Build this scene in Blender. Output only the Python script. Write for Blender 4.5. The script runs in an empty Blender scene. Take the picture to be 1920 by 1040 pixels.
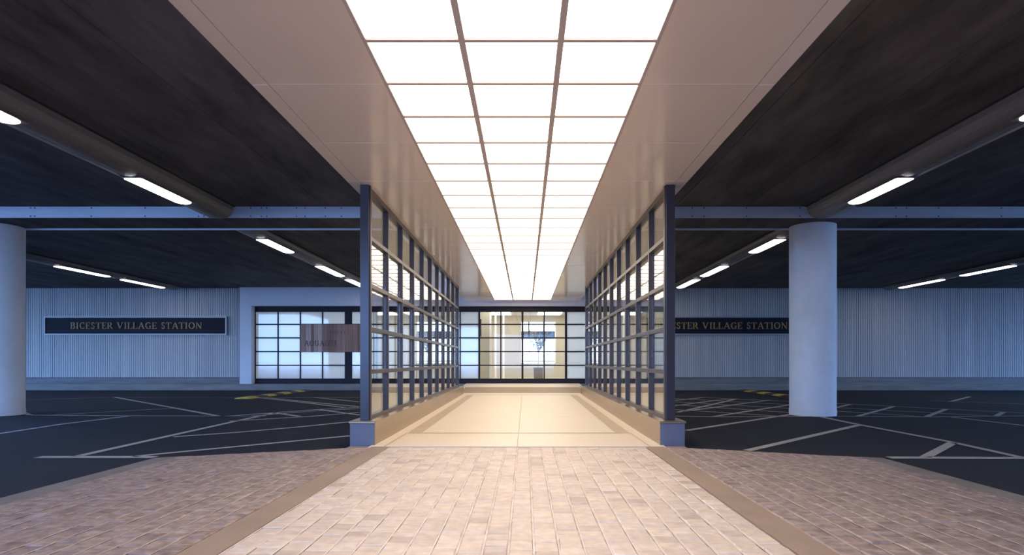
import bpy, bmesh, math, random
from mathutils import Vector, Matrix
random.seed(7)
S = bpy.context.scene
COL = S.collection

# ------------------------------------------------------------------ camera
F = 1200.0; VX = 985.0; HY = 678.0          # focal length in px, vanishing point in the 1920x1040 frame
cd = bpy.data.cameras.new('camera')
cam = bpy.data.objects.new('camera', cd); COL.objects.link(cam)
cam.location = (0, 0, 1.0); cam.rotation_euler = (math.radians(90), 0, 0)
cd.sensor_fit = 'HORIZONTAL'; cd.sensor_width = 36.0
cd.lens = 36.0 * F / 1920.0
cd.shift_x = -(VX - 960.0) / 1920.0
cd.shift_y = (HY - 520.0) / 1920.0
cd.clip_start = 0.05; cd.clip_end = 300
S.camera = cam
S.view_settings.view_transform = 'Standard'
S.view_settings.look = 'None'
S.view_settings.exposure = 0.0
S.view_settings.gamma = 1.0
S.view_settings.use_curve_mapping = False

# ------------------------------------------------------------------ sky
SKY = 9.5
w = bpy.data.worlds.new('sky'); S.world = w; w.use_nodes = True
nt = w.node_tree; nt.nodes.clear()
tc = nt.nodes.new('ShaderNodeTexCoord'); sp = nt.nodes.new('ShaderNodeSeparateXYZ')
rp = nt.nodes.new('ShaderNodeValToRGB'); bg = nt.nodes.new('ShaderNodeBackground')
wo = nt.nodes.new('ShaderNodeOutputWorld')
rp.color_ramp.elements[0].position = 0.0; rp.color_ramp.elements[0].color = (0.28, 0.50, 1.0, 1)
rp.color_ramp.elements[1].position = 0.6; rp.color_ramp.elements[1].color = (0.09, 0.25, 0.85, 1)
nt.links.new(tc.outputs['Generated'], sp.inputs[0]); nt.links.new(sp.outputs['Z'], rp.inputs[0])
mr = nt.nodes.new('ShaderNodeMapRange'); mr.inputs['From Min'].default_value = 0.2; mr.inputs['From Max'].default_value = 0.9
mr.inputs['To Max'].default_value = 0.9
mxw = nt.nodes.new('ShaderNodeMix'); mxw.data_type = 'RGBA'; mxw.inputs['B'].default_value = (0.55, 0.57, 0.66, 1)
nt.links.new(sp.outputs['Y'], mr.inputs['Value']); nt.links.new(mr.outputs[0], mxw.inputs['Factor'])
nt.links.new(rp.outputs[0], mxw.inputs['A']); nt.links.new(mxw.outputs['Result'], bg.inputs[0]); bg.inputs[1].default_value = SKY
nt.links.new(bg.outputs[0], wo.inputs[0])

LIGHT_CEIL = 3.8      # luminous ceiling
STRIP = 9.0          # car park strip lights
LOBBY = 4.0           # lobby ceiling lights

# ------------------------------------------------------------------ materials
def N(m, t, **k):
    n = m.node_tree.nodes.new(t)
    for a, b in k.items(): setattr(n, a, b)
    return n
def L(m, a, b): m.node_tree.links.new(a, b)
def mat(name, color, rough=0.6, metal=0.0, noise=None, bump=None, spec=0.5, coord='Object'):
    """noise=(scale xyz, amount, detail); bump=(scale, strength)"""
    m = bpy.data.materials.new(name); m.use_nodes = True
    p = m.node_tree.nodes['Principled BSDF']
    p.inputs['Base Color'].default_value = (*color, 1); p.inputs['Roughness'].default_value = rough
    p.inputs['Metallic'].default_value = metal; p.inputs['Specular IOR Level'].default_value = spec
    if noise or bump:
        t = N(m, 'ShaderNodeTexCoord')
    if noise:
        mp = N(m, 'ShaderNodeMapping'); mp.inputs['Scale'].default_value = noise[0]
        L(m, t.outputs[coord], mp.inputs[0])
        n = N(m, 'ShaderNodeTexNoise'); n.inputs['Scale'].default_value = 1.0; n.inputs['Detail'].default_value = noise[2]
        n.inputs['Roughness'].default_value = 0.65
        L(m, mp.outputs[0], n.inputs['Vector'])
        r = N(m, 'ShaderNodeMapRange'); r.inputs['From Min'].default_value = 0.3; r.inputs['From Max'].default_value = 0.7
        r.inputs['To Min'].default_value = 1 - noise[1]; r.inputs['To Max'].default_value = 1 + noise[1]
        L(m, n.outputs['Fac'], r.inputs['Value'])
        mx = N(m, 'ShaderNodeMix', data_type='RGBA', blend_type='MULTIPLY'); mx.inputs['Factor'].default_value = 1
        mx.inputs['A'].default_value = (*color, 1); L(m, r.outputs[0], mx.inputs['B'])
        L(m, mx.outputs['Result'], p.inputs['Base Color'])
    if bump:
        n2 = N(m, 'ShaderNodeTexNoise'); n2.inputs['Scale'].default_value = bump[0]; n2.inputs['Detail'].default_value = 4
        L(m, t.outputs[coord], n2.inputs['Vector'])
        b = N(m, 'ShaderNodeBump'); b.inputs['Strength'].default_value = bump[1]; b.inputs['Distance'].default_value = 0.01
        L(m, n2.outputs['Fac'], b.inputs['Height']); L(m, b.outputs[0], p.inputs['Normal'])
    return m
def emit(name, color, strength):
    m = bpy.data.materials.new(name); m.use_nodes = True
    p = m.node_tree.nodes['Principled BSDF']
    p.inputs['Base Color'].default_value = (0.8, 0.8, 0.8, 1)
    p.inputs['Emission Color'].default_value = (*color, 1); p.inputs['Emission Strength'].default_value = strength
    return m
def glass(name, tint=(0.93, 0.96, 0.95), f0=0.045, frost=None):
    m = bpy.data.materials.new(name); m.use_nodes = True
    m.node_tree.nodes.clear()
    o = N(m, 'ShaderNodeOutputMaterial'); mx = N(m, 'ShaderNodeMixShader')
    lw = N(m, 'ShaderNodeLayerWeight'); lw.inputs['Blend'].default_value = 0.5
    pw = N(m, 'ShaderNodeMath', operation='POWER'); pw.inputs[1].default_value = 5.0
    ml = N(m, 'ShaderNodeMath', operation='MULTIPLY_ADD'); ml.inputs[1].default_value = 1 - f0; ml.inputs[2].default_value = f0
    L(m, lw.outputs['Facing'], pw.inputs[0]); L(m, pw.outputs[0], ml.inputs[0]); L(m, ml.outputs[0], mx.inputs[0])
    if frost:
        t = N(m, 'ShaderNodeBsdfTranslucent'); t.inputs['Color'].default_value = (*frost, 1)
        d = N(m, 'ShaderNodeBsdfDiffuse'); d.inputs['Color'].default_value = (*frost, 1)
        m2 = N(m, 'ShaderNodeMixShader'); m2.inputs[0].default_value = 0.35
        L(m, t.outputs[0], m2.inputs[1]); L(m, d.outputs[0], m2.inputs[2]); L(m, m2.outputs[0], mx.inputs[1])
    else:
        t = N(m, 'ShaderNodeBsdfTransparent'); t.inputs['Color'].default_value = (*tint, 1); L(m, t.outputs[0], mx.inputs[1])
    g = N(m, 'ShaderNodeBsdfGlossy'); g.inputs['Roughness'].default_value = 0.02 if not frost else 0.04
    g.inputs['Color'].default_value = (1, 1, 1, 1)
    L(m, g.outputs[0], mx.inputs[2]); L(m, mx.outputs[0], o.inputs[0])
    return m

M = {}
M['asphalt'] = mat('asphalt', (0.0125, 0.0125, 0.0155), 0.9, spec=0.3, noise=((0.35, 0.6, 1), 0.35, 8), bump=(180, 0.5))
M['concrete_pave'] = mat('outdoor paving', (0.35, 0.35, 0.34), 0.8, noise=((1, 1, 1), 0.12, 6))
M['paint'] = mat('road paint', (0.42, 0.40, 0.37), 0.7, noise=((9, 9, 9), 0.22, 8))
M['bed'] = mat('dark joint sand', (0.30, 0.23, 0.19), 0.9, noise=((6, 6, 6), 0.15, 6), bump=(90, 0.4))
M['mortar'] = mat('pale mortar', (0.74, 0.64, 0.53), 0.9, noise=((5, 5, 5), 0.18, 6))
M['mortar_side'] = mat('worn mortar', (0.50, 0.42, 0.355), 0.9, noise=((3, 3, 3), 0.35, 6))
M['strip'] = mat('smooth buff stone', (0.36, 0.255, 0.175), 0.6, noise=((2.5, 1.4, 1), 0.12, 8), bump=(140, 0.15))
M['edge'] = mat('brown border stone', (0.24, 0.20, 0.165), 0.75, noise=((2, 2, 2), 0.2, 6))
M['floor'] = mat('cream floor tile', (0.78, 0.66, 0.50), 0.5, noise=((0.7, 9, 1), 0.05, 6))
M['floor_band'] = mat('tan floor band', (0.56, 0.44, 0.30), 0.5, noise=((3, 3, 1), 0.08, 6))
M['floor_band_dark'] = mat('deep tan floor band', (0.34, 0.23, 0.13), 0.6, noise=((3, 3, 1), 0.08, 6))
M['joint'] = mat('floor joint', (0.50, 0.40, 0.28), 0.6)
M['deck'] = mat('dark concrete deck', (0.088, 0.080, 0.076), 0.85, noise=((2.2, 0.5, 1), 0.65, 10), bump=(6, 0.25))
M['seam'] = mat('trunking shade strip', (0.03, 0.028, 0.028), 0.9)  # near-black tone for the shade painted along the trunking
M['trunk'] = mat('brown trunking', (0.20, 0.18, 0.17), 0.45, noise=((3, 0.5, 3), 0.12, 4))
M['steel'] = mat('galvanised fascia', (0.55, 0.58, 0.62), 0.42, metal=0.35, noise=((0.8, 1, 6), 0.12, 6))
M['bolt'] = mat('dark bolt', (0.10, 0.10, 0.11), 0.5, metal=0.6)
M['column'] = mat('painted concrete column', (0.66, 0.66, 0.66), 0.7, noise=((2.2, 2.2, 1.4), 0.09, 8), bump=(25, 0.25))
M['clad'] = mat('pale ribbed cladding', (0.42, 0.42, 0.405), 0.55, noise=((3.2, 1, 0.12), 0.12, 4))
M['white'] = mat('pale painted render', (0.62, 0.63, 0.66), 0.6, noise=((2, 2, 2), 0.04, 5))
M['base'] = mat('weathered concrete', (0.16, 0.16, 0.155), 0.85, noise=((0.6, 1, 7), 0.3, 8), bump=(30, 0.3))
M['kerb'] = mat('kerb concrete', (0.20, 0.19, 0.17), 0.85, noise=((0.8, 1, 6), 0.3, 8), bump=(30, 0.3))
M['shadow_gap'] = mat('dark flashing', (0.03, 0.035, 0.05), 0.5)
M['soffit'] = mat('satin champagne soffit', (0.92, 0.785, 0.69), 0.32, metal=0.2, noise=((0.4, 0.4, 0.4), 0.03, 3))
for k_, v_ in (('Coat Weight', 0.7), ('Coat Roughness', 0.14), ('Coat IOR', 1.6)): M['soffit'].node_tree.nodes['Principled BSDF'].inputs[k_].default_value = v_
M['soffit_seam'] = mat('pale panel seam', (0.78, 0.74, 0.72), 0.5)
M['bar'] = mat('taupe ceiling bar', (0.50, 0.42, 0.39), 0.5)
M['bar_end'] = mat('red brown ceiling edge', (0.42, 0.20, 0.15), 0.5)
M['bronze'] = mat('satin bronze', (0.36, 0.26, 0.165), 0.30, metal=0.85, noise=((0.6, 0.6, 3), 0.08, 5))
M['post'] = mat('satin dark post', (0.040, 0.036, 0.044), 0.25, metal=0.25)
M['end_plate'] = mat('dark painted end plate', (0.11, 0.115, 0.15), 0.45)
M['frame'] = mat('dark bronze frame', (0.050, 0.038, 0.036), 0.36, metal=0.1, spec=0.35)
M['door_frame'] = mat('dark door frame', (0.016, 0.013, 0.018), 0.5, spec=0.2)
M['glass'] = glass('clear glass')
M['door_glass'] = glass('door glass', f0=0.02)
M['frost'] = glass('frosted glass', f0=0.09, frost=(0.80, 0.88, 0.93))
M['panel'] = emit('lit white diffuser', (1.0, 0.865, 0.72), LIGHT_CEIL)
M['strip_light'] = emit('lit strip diffuser', (1.0, 0.92, 0.93), STRIP)
M['lobby_light'] = emit('lit lobby ceiling panel', (1.0, 0.93, 0.84), LOBBY)
M['sign'] = mat('navy sign board', (0.010, 0.011, 0.020), 0.6, spec=0.15)
M['sign_frame'] = mat('grey sign frame', (0.30, 0.31, 0.30), 0.4, metal=0.3)
M['gold'] = mat('gold letters', (0.34, 0.20, 0.065), 0.5)
M['lobby_wall'] = mat('cream lobby wall', (0.56, 0.51, 0.43), 0.7)
M['lobby_floor'] = mat('lobby floor', (0.60, 0.54, 0.45), 0.25)
M['white_paint'] = mat('white gloss paint', (0.85, 0.85, 0.85), 0.4)
M['planter'] = mat('brown planter', (0.16, 0.125, 0.10), 0.6)
M['leaf'] = mat('olive leaves', (0.05, 0.075, 0.035), 0.6)
M['bark'] = mat('pale bark', (0.45, 0.42, 0.38), 0.8)
M['yellow'] = mat('yellow rubber', (0.55, 0.40, 0.05), 0.6, noise=((8, 8, 8), 0.25, 5))
M['black_rubber'] = mat('black rubber', (0.02, 0.02, 0.02), 0.6)
M['brick'] = mat('dark brick', (0.085, 0.055, 0.04), 0.85)

def sett_material(name, k, lo=0.86, hi=1.10):
    m = bpy.data.materials.new(name); m.use_nodes = True
    p = m.node_tree.nodes['Principled BSDF']
    g = N(m, 'ShaderNodeNewGeometry'); r = N(m, 'ShaderNodeValToRGB'); cr = r.color_ramp
    cr.elements[0].position = 0; cr.elements[0].color = (0.54, 0.42, 0.325, 1)
    cr.elements[1].position = 1; cr.elements[1].color = (0.76, 0.62, 0.475, 1)
    for ps, c in ((0.12, (0.65, 0.52, 0.405, 1)), (0.45, (0.69, 0.55, 0.425, 1)), (0.8, (0.72, 0.58, 0.445, 1))):
        e = cr.elements.new(ps); e.color = c
    for e in cr.elements: e.color = tuple(c * q for c, q in zip(e.color[:3], k)) + (1,)
    L(m, g.outputs['Random Per Island'], r.inputs[0])
    t = N(m, 'ShaderNodeTexCoord'); n = N(m, 'ShaderNodeTexNoise'); n.inputs['Scale'].default_value = 14; n.inputs['Detail'].default_value = 8
    L(m, t.outputs['Object'], n.inputs['Vector'])
    mr = N(m, 'ShaderNodeMapRange'); mr.inputs['From Min'].default_value = 0.3; mr.inputs['From Max'].default_value = 0.7
    mr.inputs['To Min'].default_value = lo; mr.inputs['To Max'].default_value = hi
    L(m, n.outputs['Fac'], mr.inputs['Value'])
    mx = N(m, 'ShaderNodeMix', data_type='RGBA', blend_type='MULTIPLY'); mx.inputs['Factor'].default_value = 1
    L(m, r.outputs[0], mx.inputs['A']); L(m, mr.outputs[0], mx.inputs['B']); L(m, mx.outputs['Result'], p.inputs['Base Color'])
    n2 = N(m, 'ShaderNodeTexNoise'); n2.inputs['Scale'].default_value = 45; n2.inputs['Detail'].default_value = 5
    L(m, t.outputs['Object'], n2.inputs['Vector'])
    b = N(m, 'ShaderNodeBump'); b.inputs['Strength'].default_value = 0.35; b.inputs['Distance'].default_value = 0.006
    L(m, n2.outputs['Fac'], b.inputs['Height']); L(m, b.outputs[0], p.inputs['Normal'])
    p.inputs['Roughness'].default_value = 0.62
    return m
M['sett'] = sett_material('worn buff setts', (1, 1, 1))
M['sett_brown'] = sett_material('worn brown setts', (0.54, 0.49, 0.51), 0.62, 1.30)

def timber_material():
    m = bpy.data.materials.new('reclaimed timber boards'); m.use_nodes = True
    p = m.node_tree.nodes['Principled BSDF']
    g = N(m, 'ShaderNodeNewGeometry'); r = N(m, 'ShaderNodeValToRGB'); cr = r.color_ramp
    cr.elements[0].position = 0; cr.elements[0].color = (0.20, 0.105, 0.07, 1)
    cr.elements[1].position = 1; cr.elements[1].color = (0.55, 0.40, 0.33, 1)
    e = cr.elements.new(0.5); e.color = (0.33, 0.20, 0.15, 1)
    L(m, g.outputs['Random Per Island'], r.inputs[0])
    t = N(m, 'ShaderNodeTexCoord'); mp = N(m, 'ShaderNodeMapping'); mp.inputs['Scale'].default_value = (30, 1, 1.5)
    n = N(m, 'ShaderNodeTexNoise'); n.inputs['Scale'].default_value = 1; n.inputs['Detail'].default_value = 8
    L(m, t.outputs['Object'], mp.inputs[0]); L(m, mp.outputs[0], n.inputs['Vector'])
    mr = N(m, 'ShaderNodeMapRange'); mr.inputs['To Min'].default_value = 0.5; mr.inputs['To Max'].default_value = 1.5
    L(m, n.outputs['Fac'], mr.inputs['Value'])
    mx = N(m, 'ShaderNodeMix', data_type='RGBA', blend_type='MULTIPLY'); mx.inputs['Factor'].default_value = 1
    L(m, r.outputs[0], mx.inputs['A']); L(m, mr.outputs[0], mx.inputs['B']); L(m, mx.outputs['Result'], p.inputs['Base Color'])
    p.inputs['Roughness'].default_value = 0.7
    return m
M['timber'] = timber_material()

# ------------------------------------------------------------------ helpers
class MB:
    """collects shapes into one mesh"""
    def __init__(s): s.v = []; s.f = []
    def quad(s, *p):
        k = len(s.v); s.v += [tuple(q) for q in p]; s.f.append(tuple(range(k, k + len(p)))); return s
    def box(s, x0, x1, y0, y1, z0, z1):
        if x0 > x1: x0, x1 = x1, x0
        if y0 > y1: y0, y1 = y1, y0
        k = len(s.v)
        s.v += [(x0, y0, z0), (x1, y0, z0), (x1, y1, z0), (x0, y1, z0), (x0, y0, z1), (x1, y0, z1), (x1, y1, z1), (x0, y1, z1)]
        for f in ((0, 3, 2, 1), (4, 5, 6, 7), (0, 1, 5, 4), (1, 2, 6, 5), (2, 3, 7, 6), (3, 0, 4, 7)):
            s.f.append(tuple(k + i for i in f))
        return s
    def prism(s, pts, a, b, axis='y'):
        """closed outline pts (2D, counter-clockwise) extruded from a to b along axis"""
        def P(u, v, t):
            return {'y': (u, t, v), 'z': (u, v, t), 'x': (t, u, v)}[axis]
        k = len(s.v); n = len(pts)
        s.v += [P(u, v, a) for u, v in pts] + [P(u, v, b) for u, v in pts]
        s.f.append(tuple(k + i for i in range(n))); s.f.append(tuple(k + n + i for i in reversed(range(n))))
        for i in range(n):
            j = (i + 1) % n; s.f.append((k + i, k + n + i, k + n + j, k + j))
        return s
    def tube(s, p0, p1, r0, r1, n=8, cap=True):
        p0 = Vector(p0); p1 = Vector(p1); d = (p1 - p0).normalized()
        a = d.orthogonal().normalized(); b = d.cross(a); k = len(s.v)
        for p, r in ((p0, r0), (p1, r1)):
            for i in range(n):
                t = 2 * math.pi * i / n; s.v.append(tuple(p + (a * math.cos(t) + b * math.sin(t)) * r))
        for i in range(n):
            j = (i + 1) % n; s.f.append((k + i, k + j, k + n + j, k + n + i))
        if cap:
            s.f.append(tuple(k + i for i in reversed(range(n)))); s.f.append(tuple(k + n + i for i in range(n)))
        return s
    def build(s, name, m, parent=None, bevel=0, smooth=False, fix=True):
        me = bpy.data.meshes.new(name); me.from_pydata(s.v, [], s.f); me.update()
        if fix:
            bm = bmesh.new(); bm.from_mesh(me); bmesh.ops.recalc_face_normals(bm, faces=bm.faces); bm.to_mesh(me); bm.free()
        o = bpy.data.objects.new(name, me); COL.objects.link(o); me.materials.append(M[m] if isinstance(m, str) else m)
        if parent: o.parent = parent; o.matrix_parent_inverse = Matrix.Translation(-parent.location)
        if bevel:
            b = o.modifiers.new('bevel', 'BEVEL'); b.width = bevel; b.segments = 2; b.limit_method = 'ANGLE'
        if smooth:
            for p in me.polygons: p.use_smooth = True
        return o
def struct(o): o['kind'] = 'structure'; return o
def tag(o, label, cat, group=None):
    o['label'] = label; o['category'] = cat
    if group: o['group'] = group
    return o
def thing(name, loc, label, cat, group=None):
    o = bpy.data.objects.new(name, None); COL.objects.link(o); o.location = loc; o.empty_display_size = 0.2
    return tag(o, label, cat, group)
def ground(px, py, z=-0.02):
    """point of the level ground at height z that the photograph shows at pixel (px, py)"""
    Y = (1.0 - z) * F / (py - HY)
    return Vector(((px - VX) / F * Y, Y, z))

XC = -0.095                                   # centre line of the covered walk
GA = -0.02                                    # asphalt level
YW = 23.3                                     # back wall
YP = 23.0                                     # front of the portal and kerb
ZS = 3.17                                     # soffit of the covered walk

# ------------------------------------------------------------------ ground
g = struct(MB().box(-40, 40, -5.5, 30, GA - 0.2, GA).build('asphalt_ground', 'asphalt'))
struct(MB().box(-60, 60, -60, -5.5, GA - 0.2, GA).build('outdoor_pavement', 'concrete_pave'))
struct(MB().box(-60, 60, 36.0, 90, GA - 0.2, GA).build('outdoor_pavement', 'concrete_pave'))

def mark(pts, wd=0.11):
    mb = MB(); P = [ground(*p) for p in pts]
    for a, b in zip(P, P[1:]):
        d = (b - a); d.z = 0; d.normalize(); n = Vector((-d.y, d.x, 0)) * wd / 2
        q = [a - n, b - n, b + n, a + n]
        mb.quad(*[(v.x, v.y, GA + 0.004) for v in q])
    o = mb.build('road_marking', 'paint', g, fix=False)
    if o.data.polygons[0].normal.z < 0: o.data.flip_normals()
    return o
MARKS = [
 ([(250, 856), (310, 850), (440, 837.6), (657, 817)], .10), ([(325, 819), (440, 811), (560, 800.5), (668, 789.5)], .10),
 ([(143, 856), (316, 817.5), (440, 790), (515, 774)], .105), ([(430, 789.5), (577, 781), (674, 773)], .10),
 ([(414, 780), (440, 779.2), (602, 767.3), (674, 763.5)], .10), ([(470, 780), (596, 770), (674, 766)], .08),
 ([(485, 745.6), (560, 753.5), (646, 763.8)], .105), ([(496, 745), (600, 755.5), (674, 762.5)], .105),
 ([(590, 745), (674, 753.2)], .10), ([(513, 773.6), (562, 780.6)], .105), ([(596, 767.5), (676, 778.2)], .105),
 ([(465, 745.6), (674, 745.6)], .07), ([(215, 744.5), (312, 762), (410, 780)], .105), ([(57, 778.2), (270, 779.6), (498, 780)], .09),
 ([(0, 812.8), (120, 794.5), (242, 780)], .10), ([(100, 777.8), (336, 764.7)], .08), ([(34, 750), (215, 744.6), (457, 745)], .05),
 ([(33, 768.5), (56, 778)], .10), ([(71, 857), (292, 857)], .14), ([(-60, 824), (0, 812.8)], .10),
 ([(1666, 858), (1990, 859)], .14), ([(1535, 780.5), (1610, 796), (1785, 829), (1912, 857)], .10),
 ([(1735, 857), (1786, 830)], .115), ([(1400, 845), (1610, 797)], .11), ([(1287, 807), (1482, 777)], .11),
 ([(1262, 780), (1335, 781.3), (1457, 780.8), (1600, 780.4), (1741, 781.5), (1920, 779.5)], .09),
 ([(1270, 773), (1378, 748.5)], .105), ([(1262, 751), (1318, 745.3)], .10), ([(1262, 761), (1344, 750.4), (1382, 747.6)], .10),
 ([(1280, 771.5), (1443, 750)], .105), ([(1335, 781.3), (1481, 758.8)], .105), ([(1262, 758.5), (1481, 773.4)], .09),
 ([(1262, 767.5), (1456, 779.8)], .09), ([(1262, 753), (1481, 765.6)], .08), ([(1262, 747), (1481, 758.6)], .08),
 ([(1378, 748), (1620, 758.8), (1920, 774.4)], .08), ([(1318, 745), (1481, 752.5)], .07),
 ([(1607, 780.5), (1676, 762)], .10), ([(1736, 781.5), (1774, 767)], .10), ([(1868, 779.6), (1882, 772.5)], .10),
 ([(1782, 752.8), (1819, 743.4)], .10), ([(1567, 764), (1595, 758)], .10), ([(1567, 764), (1860, 780)], .08),
 ([(1567, 770.6), (1729, 781)], .08), ([(1785, 782), (1990, 806)], .10), ([(1744, 751), (1990, 760)], .06)]
for p, wd in MARKS: mark(p, wd)

# paved forecourt: bed, border, buff bands, setts
XL0, XR0 = -3.86, 3.72
FY = lambda x: 7.47 - max(0.0, abs(x - XC) - 1.9) * 0.43       # front edge of the paving
bed = [(XL0, -4.0), (XR0, -4.0), (XR0, 6.70), (1.9, 7.46), (1.9, 7.66), (-2.1, 7.66), (-2.1, 7.46), (XL0, 6.68)]
struct(MB().prism(bed, GA - 0.01, -0.009, 'z').build('forecourt_bed', 'bed'))
for s, x0, x1 in ((-1, XL0, XL0 + 0.19), (1, XR0 - 0.19, XR0)):
    struct(MB().prism([(x0, -4.0), (x1, -4.0), (x1, FY(x1) + 0.02), (x0, FY(x0) + 0.02)], -0.009, 0.0, 'z').build('border_strip', 'edge'))
for x0, x1 in ((-1.81, -1.60), (1.42, 1.63)):
    struct(MB().box(x0, x1, -4.0, 7.52, -0.009, 0.001).build('paving_band', 'strip'))
def sett(x0, x1, y0, y1, yc0, yc1):
    h = random.uniform(-0.0025, 0.002); tx = random.uniform(-.0015, .0015); ty = random.uniform(-.0015, .0015)
    c = 0.006; k = len(sb.v)
    j = lambda: random.uniform(-.003, .003)
    B = [(x0 + j(), y0 + j()), (x1 + j(), y0 + j()), (x1 + j(), yc1 + j()), (x0 + j(), yc0 + j())]
    for (x, y) in B: sb.v.append((x, y, -0.012))
    cx = (x0 + x1) / 2; cy = (y0 + y1) / 2
    for i, (x, y) in enumerate(B): sb.v.append((x, y, -0.004))
    for i, (x, y) in enumerate(B):
        sb.v.append((x + (c if x < cx else -c), y + (c if y < cy else -c), h + (tx if x < cx else -tx) + (ty if y < cy else -ty)))
    for a in range(4):
        b = (a + 1) % 4
        sb.f.append((k + a, k + b, k + 4 + b, k + 4 + a)); sb.f.append((k + 4 + a, k + 4 + b, k + 8 + b, k + 8 + a))
    sb.f.append((k + 8, k + 9, k + 10, k + 11))
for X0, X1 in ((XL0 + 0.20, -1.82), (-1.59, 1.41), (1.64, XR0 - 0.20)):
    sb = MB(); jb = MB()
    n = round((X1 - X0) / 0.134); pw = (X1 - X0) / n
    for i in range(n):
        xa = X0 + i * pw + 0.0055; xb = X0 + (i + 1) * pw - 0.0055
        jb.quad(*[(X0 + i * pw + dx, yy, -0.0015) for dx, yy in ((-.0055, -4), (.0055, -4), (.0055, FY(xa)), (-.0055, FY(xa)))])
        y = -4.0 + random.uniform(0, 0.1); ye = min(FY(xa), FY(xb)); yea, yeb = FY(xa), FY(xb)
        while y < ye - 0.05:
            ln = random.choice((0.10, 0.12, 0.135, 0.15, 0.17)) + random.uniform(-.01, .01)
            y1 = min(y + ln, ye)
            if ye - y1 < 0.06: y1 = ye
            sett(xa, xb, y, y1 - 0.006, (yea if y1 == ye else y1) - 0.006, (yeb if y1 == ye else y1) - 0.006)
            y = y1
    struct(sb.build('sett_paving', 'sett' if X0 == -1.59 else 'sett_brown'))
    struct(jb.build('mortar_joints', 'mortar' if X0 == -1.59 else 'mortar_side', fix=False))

# covered-walk floor: level, then a gentle rise to the doors
def fz(y):
    if y < 9: return 0.0
    if y < 18.8: return 0.06 * (y - 9) / 9.8
    return 0.06 + 0.15 * min(1, (y - 18.8) / (YP - 18.8))
def slab(x0, x1, y0, y1, lift, name, m):
    ys = [y0] + [y for y in (9.0, 18.8) if y0 < y < y1] + [y1]
    pts = [(y, GA - 0.05) for y in (y0, y1)] + [(y, fz(y) + lift) for y in reversed(ys)]
    return struct(MB().prism(pts, x0, x1, 'x').build(name, m))
slab(XC - 1.75, XC + 1.75, 7.52, 18.8, 0.0, 'floor', 'floor')
slab(XC - 2.05, XC + 2.05, 18.8, YP - 0.05, 0.0, 'floor', 'floor')
def inlay(x0, x1, y0, y1, name, m, lift=0.002):
    mb = MB(); ys = [y0] + [y for y in (9.0, 18.8) if y0 < y < y1] + [y1]
    for a, b in zip(ys, ys[1:]): mb.quad((x0, a, fz(a) + lift), (x1, a, fz(a) + lift), (x1, b, fz(b) + lift), (x0, b, fz(b) + lift))
    return struct(mb.build(name, m, fix=False))
for s in (-1, 1):
    a, b = sorted((XC + s * 1.36, XC + s * 1.56)); inlay(a, b, 9.05, 18.3, 'floor_band', 'floor_band')
    a, b = sorted((XC + s * 1.56, XC + s * 1.575)); inlay(a, b, 7.55, 9.0, 'floor_joint', 'joint')
inlay(XC - 1.56, XC + 1.56, 8.93, 9.05, 'floor_band', 'floor_band')
inlay(XC - 1.36, XC + 1.36, 18.1, 18.3, 'floor_band', 'floor_band')
inlay(XC - 1.9, XC + 1.9, 19.1, 21.4, 'floor_band', 'floor_band_dark')
inlay(XC - 0.006, XC + 0.006, 7.55, 8.93, 'floor_joint', 'joint')
inlay(XC - 0.006, XC + 0.006, 9.05, 18.1, 'floor_joint', 'joint')
inlay(XC - 1.72, XC + 1.72, 7.525, 7.545, 'floor_joint', 'joint')

# ------------------------------------------------------------------ plinths and glass screens
Y0, Y1 = 7.84, 18.5
ZT = [0.876, 1.41, 1.954, 2.549]
for s in (-1, 1):
    side = 'left' if s < 0 else 'right'
    a, b = XC + s * 1.715, XC + s * 2.01
    t = thing('plinth', (XC + s * 1.86, 13.2, 0), 'low bronze-clad plinth under the %s glass screen of the walk' % side, 'plinth', 'plinths under the glass screens')
    MB().box(a, b, 7.70, 18.8, GA, 0.262).build('plinth_body', 'bronze', t, bevel=0.004)
    MB().box(a, b, 7.68, 7.699, GA, 0.262).build('plinth_end', 'end_plate', t, bevel=0.004)
    MB().box(a - s * 0.012, b + s * 0.012, 7.665, 18.815, 0.262, 0.288).build('plinth_cap', 'bronze', t, bevel=0.004)
    t = thing('glass_screen', (XC + s * 1.875, 13.2, 0.288),
              'tall gridded glass screen with dark bronze bars along the %s side of the walk' % side, 'glass screen', 'glass screens flanking the walk')
    xi, xo = XC + s * 1.82, XC + s * 1.93; xg = XC + s * 1.875
    MB().box(xi, xo, Y0, Y0 + 0.13, 0.288, ZS - 0.001).build('end_post', 'post', t, bevel=0.004)
    MB().box(xi - s * 0.012, xi + s * 0.02, Y0 + 0.03, Y0 + 0.10, 0.289, ZS - 0.002).build('post_bead', 'frame', t, bevel=0.003)
    MB().box(xi, xo, Y1 - 0.10, Y1, 0.288, ZS - 0.001).build('end_post', 'post', t, bevel=0.004)
    ya, yb = Y0 + 0.13, Y1 - 0.10; bay = (yb - ya) / 10
    MB().box(xi + s * .008, xo - s * .008, ya, yb, 0.288, 0.335).build('bottom_rail', 'frame', t, bevel=0.003)
    MB().box(xi + s * .008, xo - s * .008, ya, yb, ZS - 0.07, ZS - 0.001).build('top_rail', 'frame', t, bevel=0.003)
    for z in ZT:
        MB().box(xi + s * .012, xo - s * .012, ya, yb, z - 0.028, z + 0.028).build('transom', 'frame', t, bevel=0.003)
    for k in range(1, 10):
        y = ya + k * bay; hw = 0.045 if k == 5 else 0.025
        MB().box(xi + s * .010, xo - s * .010, y - hw, y + hw, 0.334, ZS - 0.069).build('mullion', 'frame', t, bevel=0.003)
    for k in range(10):
        MB().box(xg - 0.006, xg + 0.006, ya + k * bay + 0.026, ya + (k + 1) * bay - 0.026, 0.336, ZS - 0.071).build('glass_pane', 'glass', t)

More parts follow.
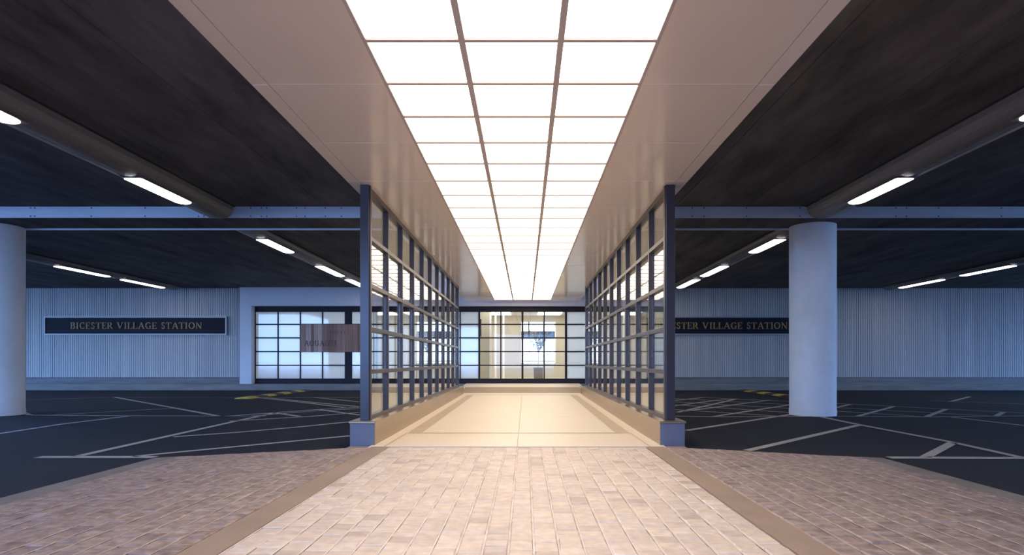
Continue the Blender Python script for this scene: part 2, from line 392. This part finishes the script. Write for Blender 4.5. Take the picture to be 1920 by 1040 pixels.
# ------------------------------------------------------------------ soffit and luminous ceiling
PY = 0.672; YL0 = 4.333 - 12 * PY; NR = 39; YL1 = YL0 + NR * PY
HW = 1.005; Z_L = ZS + 0.012
for s in (-1, 1):
    o = struct(MB().box(XC + s * (HW + 0.0), XC + s * 1.912, YL0 - 0.6, YP, ZS, ZS + 0.5).build('trim_1' if s < 0 else 'trim_2', 'soffit'))
    struct(MB().box(XC + s * 1.918, XC + s * 2.05, YL0 - 0.6, YP, ZS, ZS + 0.5).build('trim_3' if s < 0 else 'trim_4', 'soffit'))
    mb = MB(); y = YL0 + PY
    while y < YP:
        mb.box(XC + s * (HW + .003), XC + s * 1.912, y - 0.003, y + 0.003, ZS - 0.0012, ZS + 0.01)
        mb.box(XC + s * 1.918, XC + s * 2.049, y + 0.010, y + 0.022, ZS - 0.0015, ZS + 0.01); y += 2 * PY
    mb.build('panel_seam', 'soffit_seam', o)
struct(MB().box(XC - HW, XC + HW, YL1 + 0.03, YP, ZS, ZS + 0.5).build('trim_5', 'soffit'))
struct(MB().box(XC - HW, XC + HW, YL0 - 0.6, YL0 - 0.02, ZS, ZS + 0.5).build('trim_6', 'soffit'))
t = thing('luminous_ceiling', (XC, 11, ZS), 'long backlit white ceiling of square panels over the walk', 'ceiling light')
cw = 2 * HW / 3
for k in (-1.5, -0.5, 0.5, 1.5):
    wd = 0.021 if abs(k) < 1 else 0.012
    xx = XC + k * cw * (1 if abs(k) < 1 else (HW - 0.012) / HW)
    MB().box(xx - wd, xx + wd, YL0, YL1 + .03, ZS - 0.004, ZS + 0.05).build('long_bar', 'bar', t)
for j in range(1, NR):
    y = YL0 + j * PY
    MB().box(XC - HW + .024, XC + HW - .024, y - 0.018, y + 0.018, ZS - 0.001, ZS + 0.04).build('cross_bar', 'bar', t)
MB().box(XC - HW, XC + HW, YL1 - .01, YL1 + 0.09, ZS - 0.006, ZS + 0.04).build('end_bar', 'bar_end', t)
nvis = 0
for j in range(NR):
    for i in range(3):
        x = XC - HW + i * cw; y = YL0 + j * PY
        if j < 9:
            continue
        MB().quad((x + .01, y + .01, Z_L), (x + .01, y + PY - .01, Z_L), (x + cw - .01, y + PY - .01, Z_L), (x + cw - .01, y + .01, Z_L)
                  ).build('diffuser_panel', 'panel', t, fix=False)
mb = MB()
for j in range(9):
    for i in range(3):
        x = XC - HW + i * cw; y = YL0 + j * PY
        mb.quad((x + .01, y + .01, Z_L), (x + .01, y + PY - .01, Z_L), (x + cw - .01, y + PY - .01, Z_L), (x + cw - .01, y + .01, Z_L))
o = mb.build('diffuser_panel', 'panel', t, fix=False); o['kind'] = 'stuff'
struct(MB().box(XC - HW - .02, XC + HW + .02, YL0 - .02, YL1 + .05, ZS + 0.06, ZS + 0.5).build('light_box_back', 'white'))

# ------------------------------------------------------------------ decks, beams, trunking, strip lights
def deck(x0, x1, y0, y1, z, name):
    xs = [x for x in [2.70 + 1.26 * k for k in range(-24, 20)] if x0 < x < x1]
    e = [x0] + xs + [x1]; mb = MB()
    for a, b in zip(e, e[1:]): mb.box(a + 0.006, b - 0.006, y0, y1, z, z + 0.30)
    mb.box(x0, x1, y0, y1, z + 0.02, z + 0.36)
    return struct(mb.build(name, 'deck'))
deck(-13, XC - 2.05, -5.5, 11.56, 3.80, 'ceiling'); deck(XC + 2.05, 24, -5.5, 11.56, 3.80, 'ceiling')  # left deck stopped short so daylight enters from that side
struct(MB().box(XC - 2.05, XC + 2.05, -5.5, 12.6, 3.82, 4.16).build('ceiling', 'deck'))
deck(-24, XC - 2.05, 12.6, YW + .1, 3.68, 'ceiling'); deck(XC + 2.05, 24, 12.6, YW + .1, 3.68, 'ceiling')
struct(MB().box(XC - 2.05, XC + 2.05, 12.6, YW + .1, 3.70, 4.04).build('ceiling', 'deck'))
for s in (-1, 1):
    side = 'left' if s < 0 else 'right'
    a = XC + s * 2.06; b = s * 24
    t = thing('steel_beam', (s * 12, 12, 3.6), 'long pale steel-faced beam across the %s half of the car park' % side, 'beam', 'beams across the car park')
    MB().box(a, b, 11.60, 12.48, 3.603, 3.96).build('beam_body', 'deck', t)
    MB().box(a, b, 11.545, 11.575, 3.597, 3.80).build('fascia_plate', 'steel', t, bevel=0.003)
    MB().box(a, b, 12.50, 12.53, 3.572, 3.66).build('rear_lip', 'steel', t)
    px = [57, 65, 171, 272, 372, 382, 470, 490, 500, 556, 572, 610, 640] if s < 0 else [1298, 1320, 1400, 1500, 1680, 1700, 1760, 1878]
    for q in px:
        X = (q - VX) / F * 11.54
        for z in (3.625, 3.772):
            MB().tube((X, 11.547, z), (X, 11.532, z), 0.013, 0.010, 8).build('bolt_head', 'bolt', t)
# rounded trunking
def trunk(xc, y0, y1, zc, zb, label):
    pts = []; hw = 0.24
    for i in range(15):
        a = math.pi * i / 14; pts.append((xc - hw * math.cos(a) * 1.0, zc - (zc - zb) * (math.sin(a) ** 0.7)))
    t = thing('lighting_trunking', (xc, (y0 + y1) / 2, zc), label, 'trunking', 'lighting trunking under the deck')
    pts = [(x, z - .002) for x, z in pts]
    MB().prism(pts, y0, y1, 'y').build('trunking_body', 'trunk', t)
    o = 1 if xc > 0 else -1
    MB().box(xc + o * .150, xc + o * .158, y0, y1, zb + .002, zb + .03).build('edge_lip', 'steel', t)
    MB().box(xc - o * .242, xc - o * .275, y0, y1, zc - .012, zc - .001).build('shadow_gap', 'seam', t)  # thin dark strip standing in for the shade beside the trunking
    return t
ZB1, ZB2 = 3.58, 3.565
trunk(-5.5, -5.4, 11.54, 3.80, ZB1, 'brown ceiling trunking left of the walk, on the camera side of the steel beam')
trunk(5.32, -5.4, 11.54, 3.80, ZB1, 'brown ceiling trunking right of the walk, on the camera side of the steel beam')
trunk(-5.5, 12.54, 22.8, 3.68, ZB2, 'rounded brown trunking beyond the beam, running to the top left of the gridded windows')
trunk(5.32, 12.54, 22.8, 3.68, ZB2, 'rounded brown trunking beyond the beam, on the walk side of the right column')
trunk(-12.5, 12.54, 22.8, 3.68, ZB2, 'rounded brown trunking ending above the left station sign')
trunk(12.95, 12.54, 22.8, 3.68, ZB2, 'rounded brown trunking at the far right, beyond the column')
def strip(xc, y0, y1, zb, label):
    t = thing('strip_light', (xc, (y0 + y1) / 2, zb), label, 'strip light', 'lit strip lights under the car park deck')
    hw = 0.130; mb = MB(); n = 10; R = []
    ys = [(y0, .85), (y0 + .03, 1), (y1 - .14, 1), (y1 - .07, .86), (y1 - .02, .55), (y1, .2)]
    for y, sc in ys:
        R.append([(xc + hw * sc * math.cos(math.pi * i / n), y, zb - 0.0145 - 0.024 * sc * math.sin(math.pi * i / n)) for i in range(n + 1)])
    k = 0
    for r in R: mb.v += r
    for a in range(len(R) - 1):
        for i in range(n):
            p = a * (n + 1) + i; mb.f.append((p, p + 1, p + n + 2, p + n + 1))
    mb.f.append(tuple(range(n + 1))); mb.f.append(tuple((len(R) - 1) * (n + 1) + i for i in range(n + 1)))
    mb.build('diffuser', 'strip_light', t, smooth=True)
    MB().box(xc - hw - .012, xc + hw + .012, y0 - .02, y1 + .02, zb - 0.014, zb - 0.003).build('housing', 'trunk', t)
near = 'strip light over the %s side, cut off by the frame edge'
for s, X in ((-1, -5.5), (1, 5.32)):
    side = 'left' if s < 0 else 'right'
    strip(X, 5.3 if s < 0 else 5.25, 6.9 if s < 0 else 6.82, ZB1, 'lit strip light cut off by the %s edge of the picture' % side)
    strip(X, 8.95, 10.4, ZB1, 'lit strip light just in front of the steel beam, %s of the walk' % side)
    strip(X, 13.35, 15.0, ZB2, 'lit strip light first behind the steel beam, %s of the walk' % side)
    strip(X, 17.1, 19.15, ZB2, 'small lit strip light second behind the steel beam, %s of the walk' % side)
    strip(X, 19.9, 22.1, ZB2, 'small lit strip light near the back wall, seen beside the %s glass screen post' % side)
strip(-12.5, 17.1, 19.2, ZB2, 'outermost lit strip light on the left, above the left end of the station sign')
strip(-12.5, 19.9, 22.1, ZB2, 'lit strip light at the wall end of the trunking above the left station sign')
strip(12.95, 17.0, 19.0, ZB2, 'lit strip light at the far right, farther from the column')
strip(12.95, 19.9, 22.1, ZB2, 'lit strip light right of the round column, near the back wall')

# columns
for X, lab in ((-10.13, 'round pale concrete column cut off by the left edge of the picture'), (5.52, 'round pale concrete column standing right of the covered walk')):
    mb = MB(); n = 64; R = []
    prof = [(0.42, GA), (0.425, 0.05), (0.418, 0.12), (0.42, 3.6)]
    for r, z in prof:
        k = len(mb.v)
        mb.v += [(X + r * math.cos(2 * math.pi * i / n), 12.30 + r * math.sin(2 * math.pi * i / n), z) for i in range(n)]
    for a in range(3):
        for i in range(n):
            j = (i + 1) % n; mb.f.append((a * n + i, a * n + j, (a + 1) * n + j, (a + 1) * n + i))
    tag(mb.build('column', 'column', smooth=True), lab, 'column', 'columns holding the deck')

# ------------------------------------------------------------------ back wall
PX0, PX1 = -10.27, 3.50                       # outer edges of the white portal
def clad(x0, x1, name):
    mb = MB(); p = 0.080; x = x0; pts = []
    while x < x1 - 0.01:
        pts += [(x, 0.0), (x + 0.055, 0.0), (x + 0.060, 0.018), (x + 0.075, 0.018)]; x += p
    pts.append((x1, 0.0)); z0, z1 = 0.43, 3.70
    k = 0
    for (a, d) in pts: mb.v += [(a, YW + d, z0), (a, YW + d, z1)]
    for i in range(len(pts) - 1): mb.f.append((2 * i, 2 * i + 2, 2 * i + 3, 2 * i + 1))
    n = len(mb.v); mb.box(x0, x1, YW + 0.03, YW + 0.25, 0.2, 3.70)
    o = struct(mb.build(name, 'clad', fix=False))
    return o
clad(-24, PX0, 'wall_left'); clad(PX1, 24, 'wall_right')
for a, b in ((-24, PX0), (PX1, 24)):
    struct(MB().box(a, b, YW - 0.02, YW + 0.03, 0.412, 0.434).build('trim_7', 'shadow_gap'))
    struct(MB().box(a, b, YW - 0.03, YW + 0.2, 0.15, 0.412).build('baseboard_back', 'base', bevel=0.006))
for a, b in ((-24, XC - 2.05), (XC + 2.05, 24)):
    struct(MB().box(a, b, YP - 0.05, YW + 0.2, GA - .01, 0.205).build('kerb', 'kerb', bevel=0.012))
struct(MB().box(XC - 2.05, XC + 2.05, YP - 0.05, YW + .2, GA - .01, 0.215).build('door_sill', 'floor'))
# white portal
struct(MB().box(PX0, PX0 + 0.43, YP, YW + .2, 0.205, 3.63).build('wall_portal_left', 'white', bevel=.004))
struct(MB().box(PX1 - 0.43, PX1, YP, YW + .2, 0.205, 3.63).build('wall_portal_right', 'white', bevel=.004))
struct(MB().box(PX0, PX1, YP + .001, YW + .2, 3.01, 3.68).build('wall_portal_top', 'white', bevel=.004))

# glazing in the portal
GX = lambda px: (px - VX) / F * YW
GZ = lambda py: 1 + (HY - py) / F * YW
RZ = [GZ(v) for v in (709.3, 684.6, 658.8, 633.2, 607.9, 584.5)]
def glazing(name, px0, px1, cols, frost, lab=None, stile=0.07):
    x0, x1 = GX(px0), GX(px1)
    t = bpy.data.objects.new(name, None); COL.objects.link(t); t.location = ((x0 + x1) / 2, YW, 0.21); struct(t)
    mb = MB(); y0, y1 = YW - 0.03, YW + 0.05
    mb.box(x0, x0 + stile, y0, y1, 0.206, 3.009); mb.box(x1 - stile, x1, y0, y1, 0.206, 3.009)
    mb.box(x0 + stile, x1 - stile, y0 + .002, y1 - .002, 0.206, RZ[0]); mb.box(x0 + stile, x1 - stile, y0 + .002, y1 - .002, RZ[5], 3.009)
    cw = (x1 - x0 - 2 * stile) / cols
    for k in range(1, cols): mb.box(x0 + stile + k * cw - .022, x0 + stile + k * cw + .022, y0 + .012, y1 - .012, RZ[0], RZ[5])
    for z in RZ[1:5]: mb.box(x0 + stile, x1 - stile, y0 + .014, y1 - .014, z - .022, z + .022)
    mb.build('window_frame' if 'window' in name else 'door_frame', 'door_frame', t)
    for k in range(cols):
        MB().box(x0 + stile + k * cw, x0 + stile + (k + 1) * cw, YW + 0.005, YW + 0.015, RZ[0], RZ[5]).build('glass_pane', 'frost' if frost else 'door_glass', t)
    return t
glazing('window_1', 471.5, 655, 4, True, stile=0.16)
glazing('window_2', 655, 827, 4, True, stile=0.10)
glazing('window_3', 827, 898.5, 2, True, stile=0.03)
glazing('door_1', 898.5, 979.7, 2, False, stile=0.035)
glazing('door_2', 979.7, 1061, 2, False, stile=0.035)
glazing('window_4', 1061, 1144, 2, True, stile=0.04)

# ------------------------------------------------------------------ lobby behind the doors
LB = 32.0
struct(MB().box(PX0, PX1, YW + .2, LB + .2, 0.0, 0.21).build('floor', 'lobby_floor'))
struct(MB().box(PX0, PX1, YW + .2, LB + .2, 3.3, 3.5).build('ceiling', 'lobby_wall'))
struct(MB().box(PX0 - .2, PX0, YW + .2, LB + .2, 0.0, 3.5).build('wall_left', 'lobby_wall'))
struct(MB().box(PX1, PX1 + .2, YW + .2, LB + .2, 0.0, 3.5).build('wall_right', 'lobby_wall'))
wx0, wx1, wz0, wz1 = -0.2, 1.5, 0.95, 3.0
mb = MB(); mb.box(PX0, wx0, LB, LB + .2, .21, 3.3); mb.box(wx1, PX1, LB, LB + .2, .21, 3.3); mb.box(wx0, wx1, LB, LB + .2, .21, wz0); mb.box(wx0, wx1, LB, LB + .2, wz1, 3.3)
struct(mb.build('wall_far', 'lobby_wall'))
t = bpy.data.objects.new('window_5', None); COL.objects.link(t); t.location = (0.65, LB, wz0); struct(t)
mb = MB(); mb.box(wx0, wx1, LB - .03, LB + .05, wz0 - .06, wz0); mb.box(wx1 - .03, wx1 + .03, LB - .03, LB + .05, wz0, wz1)
mb.build('window_frame', 'white_paint', t)
mb = MB()
for x in (0.2, 0.9, 1.25): mb.box(x - .012, x + .012, LB + .06, LB + .09, wz0, 2.25)
for x in (0.18, 0.92): mb.box(x - .03, x + .03, LB + .05, LB + .1, 2.25, wz1)
mb.box(wx0, wx1, LB + .05, LB + .09, 1.02, 1.06)
mb.build('glazing_bar', 'door_frame', t)
MB().box(wx0, wx1, LB + .1, LB + .11, wz0, wz1).build('glass_pane', 'glass', t)
struct(MB().box(-14, 8, LB + 1.5, LB + 4.5, 2.30, 2.6).build('outdoor_canopy', 'brick'))
for x, lab in ((-9.0, 'lit lobby ceiling panel behind the windows left of the timber board'), (-6.6, 'lit lobby ceiling panel behind the timber board'),
               (-4.2, 'lit lobby ceiling panel behind the windows beside the left glass screen'), (-1.8, 'lit lobby ceiling panel behind the left glass door'),
               (0.6, 'lit lobby ceiling panel behind the right glass door, above the potted tree'), (2.2, 'lit lobby ceiling panel behind the frosted window right of the doors')):
    tag(MB().box(x, x + 1.1, 24.2, 31.2, 3.27, 3.299).build('ceiling_light', 'lobby_light'), lab, 'ceiling light', 'lit panels in the lobby ceiling')
for X, Y, lab in ((-1.42, 26.0, 'leftmost of the thin white highlight posts added behind the left glass door'), (-1.30, 28.0, 'middle one of the thin white highlight posts added behind the left glass door'), (-1.0, 29.5, 'rightmost of the thin white highlight posts added behind the left glass door')):
    tag(MB().box(X - .04, X + .04, Y - .04, Y + .04, 0.21, 3.3).build('highlight_post', 'white_paint', bevel=.004), lab, 'post', 'white highlight posts added in the lobby')  # white posts added to draw bright vertical highlights in the left door
struct(MB().box(-2.6, -1.46, 26.0, 26.12, .21, 3.3).build('wall_partition', 'lobby_wall'))
tag(MB().prism([(-1.71 + .045 * math.cos(a * math.pi / 6), 24.2 + .045 * math.sin(a * math.pi / 6)) for a in range(12)], 1.95, 2.62, 'z').build('upright_fitting', 'door_frame'),
    'dark upright cylinder hanging inside the left glass door near its top', 'fitting').location = (0, 0, 0)  # unlit dark upright fitting of unknown use
tag(MB().box(-1.715, -1.705, 24.195, 24.205, 2.62, 3.3).build('fitting_cord', 'door_frame'), 'thin dark cord above the upright cylinder inside the left door', 'cord')
# potted tree
tr = thing('potted_tree', (0.60, 29.5, 0.21), 'small bare-stemmed tree in a square brown planter behind the right glass door', 'potted plant')
mb = MB(); mb.box(.39, .81, 29.3, 29.72, .21, .70); mb.box(.375, .825, 29.285, 29.735, .70, .74); mb.build('planter', 'planter', tr, bevel=.006)
mb = MB(); mb.tube((.6, 29.5, .7), (.6, 29.5, 1.42), .028, .022)
br = []
for k in range(26):
    a = random.uniform(0, 6.28); z = random.uniform(1.35, 1.75); r = random.uniform(.18, .5); h = random.uniform(.35, .8)
    p0 = (.6, 29.5, z if k > 3 else 1.4); p1 = (.6 + r * math.cos(a), 29.5 + r * math.sin(a), z + h)
    mb.tube(p0, p1, .010, .004, 5); br.append((Vector(p0), Vector(p1)))
mb.tube((.6, 29.5, 1.4), (.62, 29.5, 2.3), .02, .006)
mb.build('trunk', 'bark', tr)
lf = MB()
for p0, p1 in br:
    for q in range(26):
        c = p0.lerp(p1, random.uniform(.35, 1.1)) + Vector([random.gauss(0, .035) for _ in range(3)])
        d = Vector([random.gauss(0, 1) for _ in range(3)]).normalized(); e = d.orthogonal().normalized()
        lf.quad(c - d * .05, c + e * .016, c + d * .05, c - e * .016)
lf.build('foliage', 'leaf', tr, fix=False)

# ------------------------------------------------------------------ signs
def letter_mb(ch, x, z, w, h, y, dep):
    """serif capital built from straight and curved strokes"""
    mb = MB(); T = 0.17 * h; t = 0.065 * h
    def P(pts): mb.prism([(x + u * w, z + v * h) for u, v in pts], y - dep, y, 'y')
    def ln(u0, v0, u1, v1, th):
        a = Vector((u0 * w, v0 * h)); b = Vector((u1 * w, v1 * h)); d = (b - a).normalized(); n = Vector((-d.y, d.x)) * th / 2
        mb.prism([(x + p.x, z + p.y) for p in (a - n, b - n, b + n, a + n)], y - dep, y, 'y')
    def serif(u, v, half=.2): ln(u - half * h / w * .9, v, u + half * h / w * .9, v, t)
    def stem(u): ln(u, 0, u, 1, T); serif(u, .03, .18); serif(u, .97, .18)
    def arc(cu, cv, ru, rv, a0, a1, th=None, n=14):
        o = []; i_ = []
        for k in range(n + 1):
            a = math.radians(a0 + (a1 - a0) * k / n); wd = (t + (T - t) * abs(math.cos(a))) * .5 if th is None else th / 2
            px, pz = cu * w + ru * w * math.cos(a), cv * h + rv * h * math.sin(a)
            nx, nz = math.cos(a), math.sin(a)
            o.append((px + nx * wd, pz + nz * wd)); i_.append((px - nx * wd, pz - nz * wd))
        for k in range(n): mb.prism([(x + p[0], z + p[1]) for p in (i_[k], o[k], o[k + 1], i_[k + 1])], y - dep, y, 'y')
    if ch == 'I': stem(.5)
    elif ch == 'B': stem(.24); ln(.2, .965, .5, .965, t); ln(.2, .52, .5, .52, t); ln(.2, .035, .5, .035, t); arc(.5, .745, .28, .22, -90, 90); arc(.5, .28, .34, .245, -90, 90)
    elif ch == 'C': arc(.55, .5, .4, .46, 45, 315); ln(.86, .7, .86, .95, t); ln(.86, .05, .86, .3, t)
    elif ch == 'G': arc(.52, .5, .4, .46, 45, 315); ln(.82, .7, .82, .95, t); ln(.80, .05, .80, .42, T * .9); serif(.8, .44, .16)
    elif ch == 'E': stem(.26); ln(.2, .965, .9, .965, t); ln(.2, .52, .68, .52, t); ln(.2, .035, .92, .035, t); ln(.9, .78, .9, .97, t); ln(.92, .03, .92, .25, t); ln(.68, .4, .68, .64, t)
    elif ch == 'L': stem(.26); ln(.2, .035, .94, .035, t); ln(.93, .03, .93, .28, t)
    elif ch == 'T': stem(.5); ln(.04, .965, .96, .965, t); ln(.05, .75, .05, .97, t); ln(.95, .75, .95, .97, t)
    elif ch == 'R': stem(.22); ln(.2, .965, .48, .965, t); ln(.2, .50, .48, .50, t); arc(.48, .735, .27, .23, -90, 90); ln(.5, .5, .9, .04, T); serif(.9, .03, .12)
    elif ch == 'A': ln(.14, .02, .5, .98, t * 1.3); ln(.5, .98, .86, .02, T); ln(.26, .36, .74, .36, t); serif(.14, .03, .14); serif(.86, .03, .17)
    elif ch == 'V': ln(.14, .98, .5, .02, T); ln(.5, .02, .86, .98, t * 1.3); serif(.14, .97, .17); serif(.86, .97, .14)
    elif ch == 'N': ln(.18, 0, .18, 1, t * 1.3); ln(.82, 0, .82, 1, t * 1.3); ln(.16, .98, .82, .02, T); serif(.18, .03, .14); serif(.82, .97, .14); serif(.14, .97, .1)
    elif ch == 'O': arc(.5, .5, .40, .46, 0, 360, n=24)
    elif ch == 'U': ln(.2, .35, .2, 1, T); ln(.8, .35, .8, 1, t * 1.2); arc(.5, .36, .3, .32, 180, 360); serif(.2, .97, .14); serif(.8, .97, .12)
    elif ch == 'S':
        arc(.5, .74, .27, .22, 40, 250, th=(T + t) / 2); arc(.5, .27, .29, .235, -140, 90, th=(T + t) / 2); ln(.76, .72, .76, .95, t); ln(.2, .05, .2, .3, t)
        ln(.3, .62, .68, .42, T * .8)
    return mb
WD = dict(I=.42, B=.68, C=.74, E=.64, S=.58, T=.72, R=.74, V=.84, L=.64, A=.86, G=.82, O=.84, N=.88, U=.84)
def text(s, x0, x1, z, h, y, dep, m, parent, name='letter'):
    tot = sum(WD[c] if c != ' ' else .45 for c in s); k = (x1 - x0) / tot; x = x0
    for c in s:
        if c == ' ': x += .45 * k; continue
        w = WD[c] * k; letter_mb(c, x + .04 * w, z, w * .92, h, y, dep).build(name, m, parent); x += w
def station_sign(x0, x1, t0, t1, label):
    z0, z1 = 2.02, 2.60
    t = thing('station_sign', ((x0 + x1) / 2, YW, z0), label, 'sign', 'station name signs')
    MB().box(x0, x1, YW - 0.09, YW, z0, z1).build('sign_board', 'sign', t)
    mb = MB(); e = .045
    mb.box(x0 - e, x1 + e, YW - .12, YW, z1, z1 + e); mb.box(x0 - e, x1 + e, YW - .12, YW, z0 - e, z0)
    mb.box(x0 - e, x0, YW - .12, YW, z0, z1); mb.box(x1, x1 + e, YW - .12, YW, z0, z1)
    mb.build('sign_border', 'sign_frame', t)
    text('BICESTER VILLAGE STATION', t0, t1, 2.195, .235, YW - .09, .025, 'gold', t)
station_sign(-17.40, -10.87, -16.50, -11.70, 'long navy sign with gold serif station name on the left ribbed wall')
station_sign(3.85, 10.40, 4.72, 9.52, 'long navy sign with gold serif station name, partly hidden by the right column')
# timber board
t = thing('timber_sign', (GX(625), YW - .1, GZ(660)), 'reclaimed timber plank board with worn dark lettering hung across the gridded windows', 'sign')
bx0, bx1, bz0, bz1 = GX(565), GX(690), GZ(659.5), GZ(608.2)
n = 18; mb = MB(); ws = [random.uniform(.6, 1.6) for _ in range(n)]; tot = sum(ws); x = bx0
for k in range(n):
    ww = (bx1 - bx0) * ws[k] / tot; d = random.uniform(0, .012)
    mb.box(x + .002, x + ww - .002, YW - .10 - d, YW - .05, bz0, bz1); x += ww
mb.build('plank_face', 'timber', t)
M['worn'] = mat('worn dark lettering', (0.14, 0.085, 0.07), .8, noise=((30, 30, 12), .7, 6))
text('AOUAOTI', GX(572), GX(633), GZ(648.5), .20, YW - .112, .004, 'worn', t)
text('AUTI', GX(618), GX(650), GZ(626), .11, YW - .112, .004, 'worn', t)

# ------------------------------------------------------------------ speed humps
for s, X in ((-1, -7.78), (1, 7.72)):
    side = 'left' if s < 0 else 'right'
    t = thing('speed_hump', (X, 20, GA), 'low rubber speed hump of alternating yellow and black blocks, %s of the walk' % side, 'speed hump', 'speed humps near the back wall')
    y = 17.6; k = 0
    while y < 22.5:
        pts = [(X - .24, GA + .001)] + [(X - .24 + .48 * i / 8, GA + .002 + .05 * math.sin(math.pi * i / 8) ** .7) for i in range(1, 8)] + [(X + .24, GA + .001)]
        yl = .62
        MB().prism(pts, y, y + yl, 'y').build('yellow_block' if k % 2 == 0 else 'black_block', 'yellow' if k % 2 == 0 else 'black_rubber', t)
        y += yl + .004; k += 1

# ------------------------------------------------------------------ unseen block added behind the camera
struct(MB().box(2.6, 26, -12, -8, GA, 7.5).build('added_dark_building', 'brick'))  # plain building added out of view to darken the right-hand post
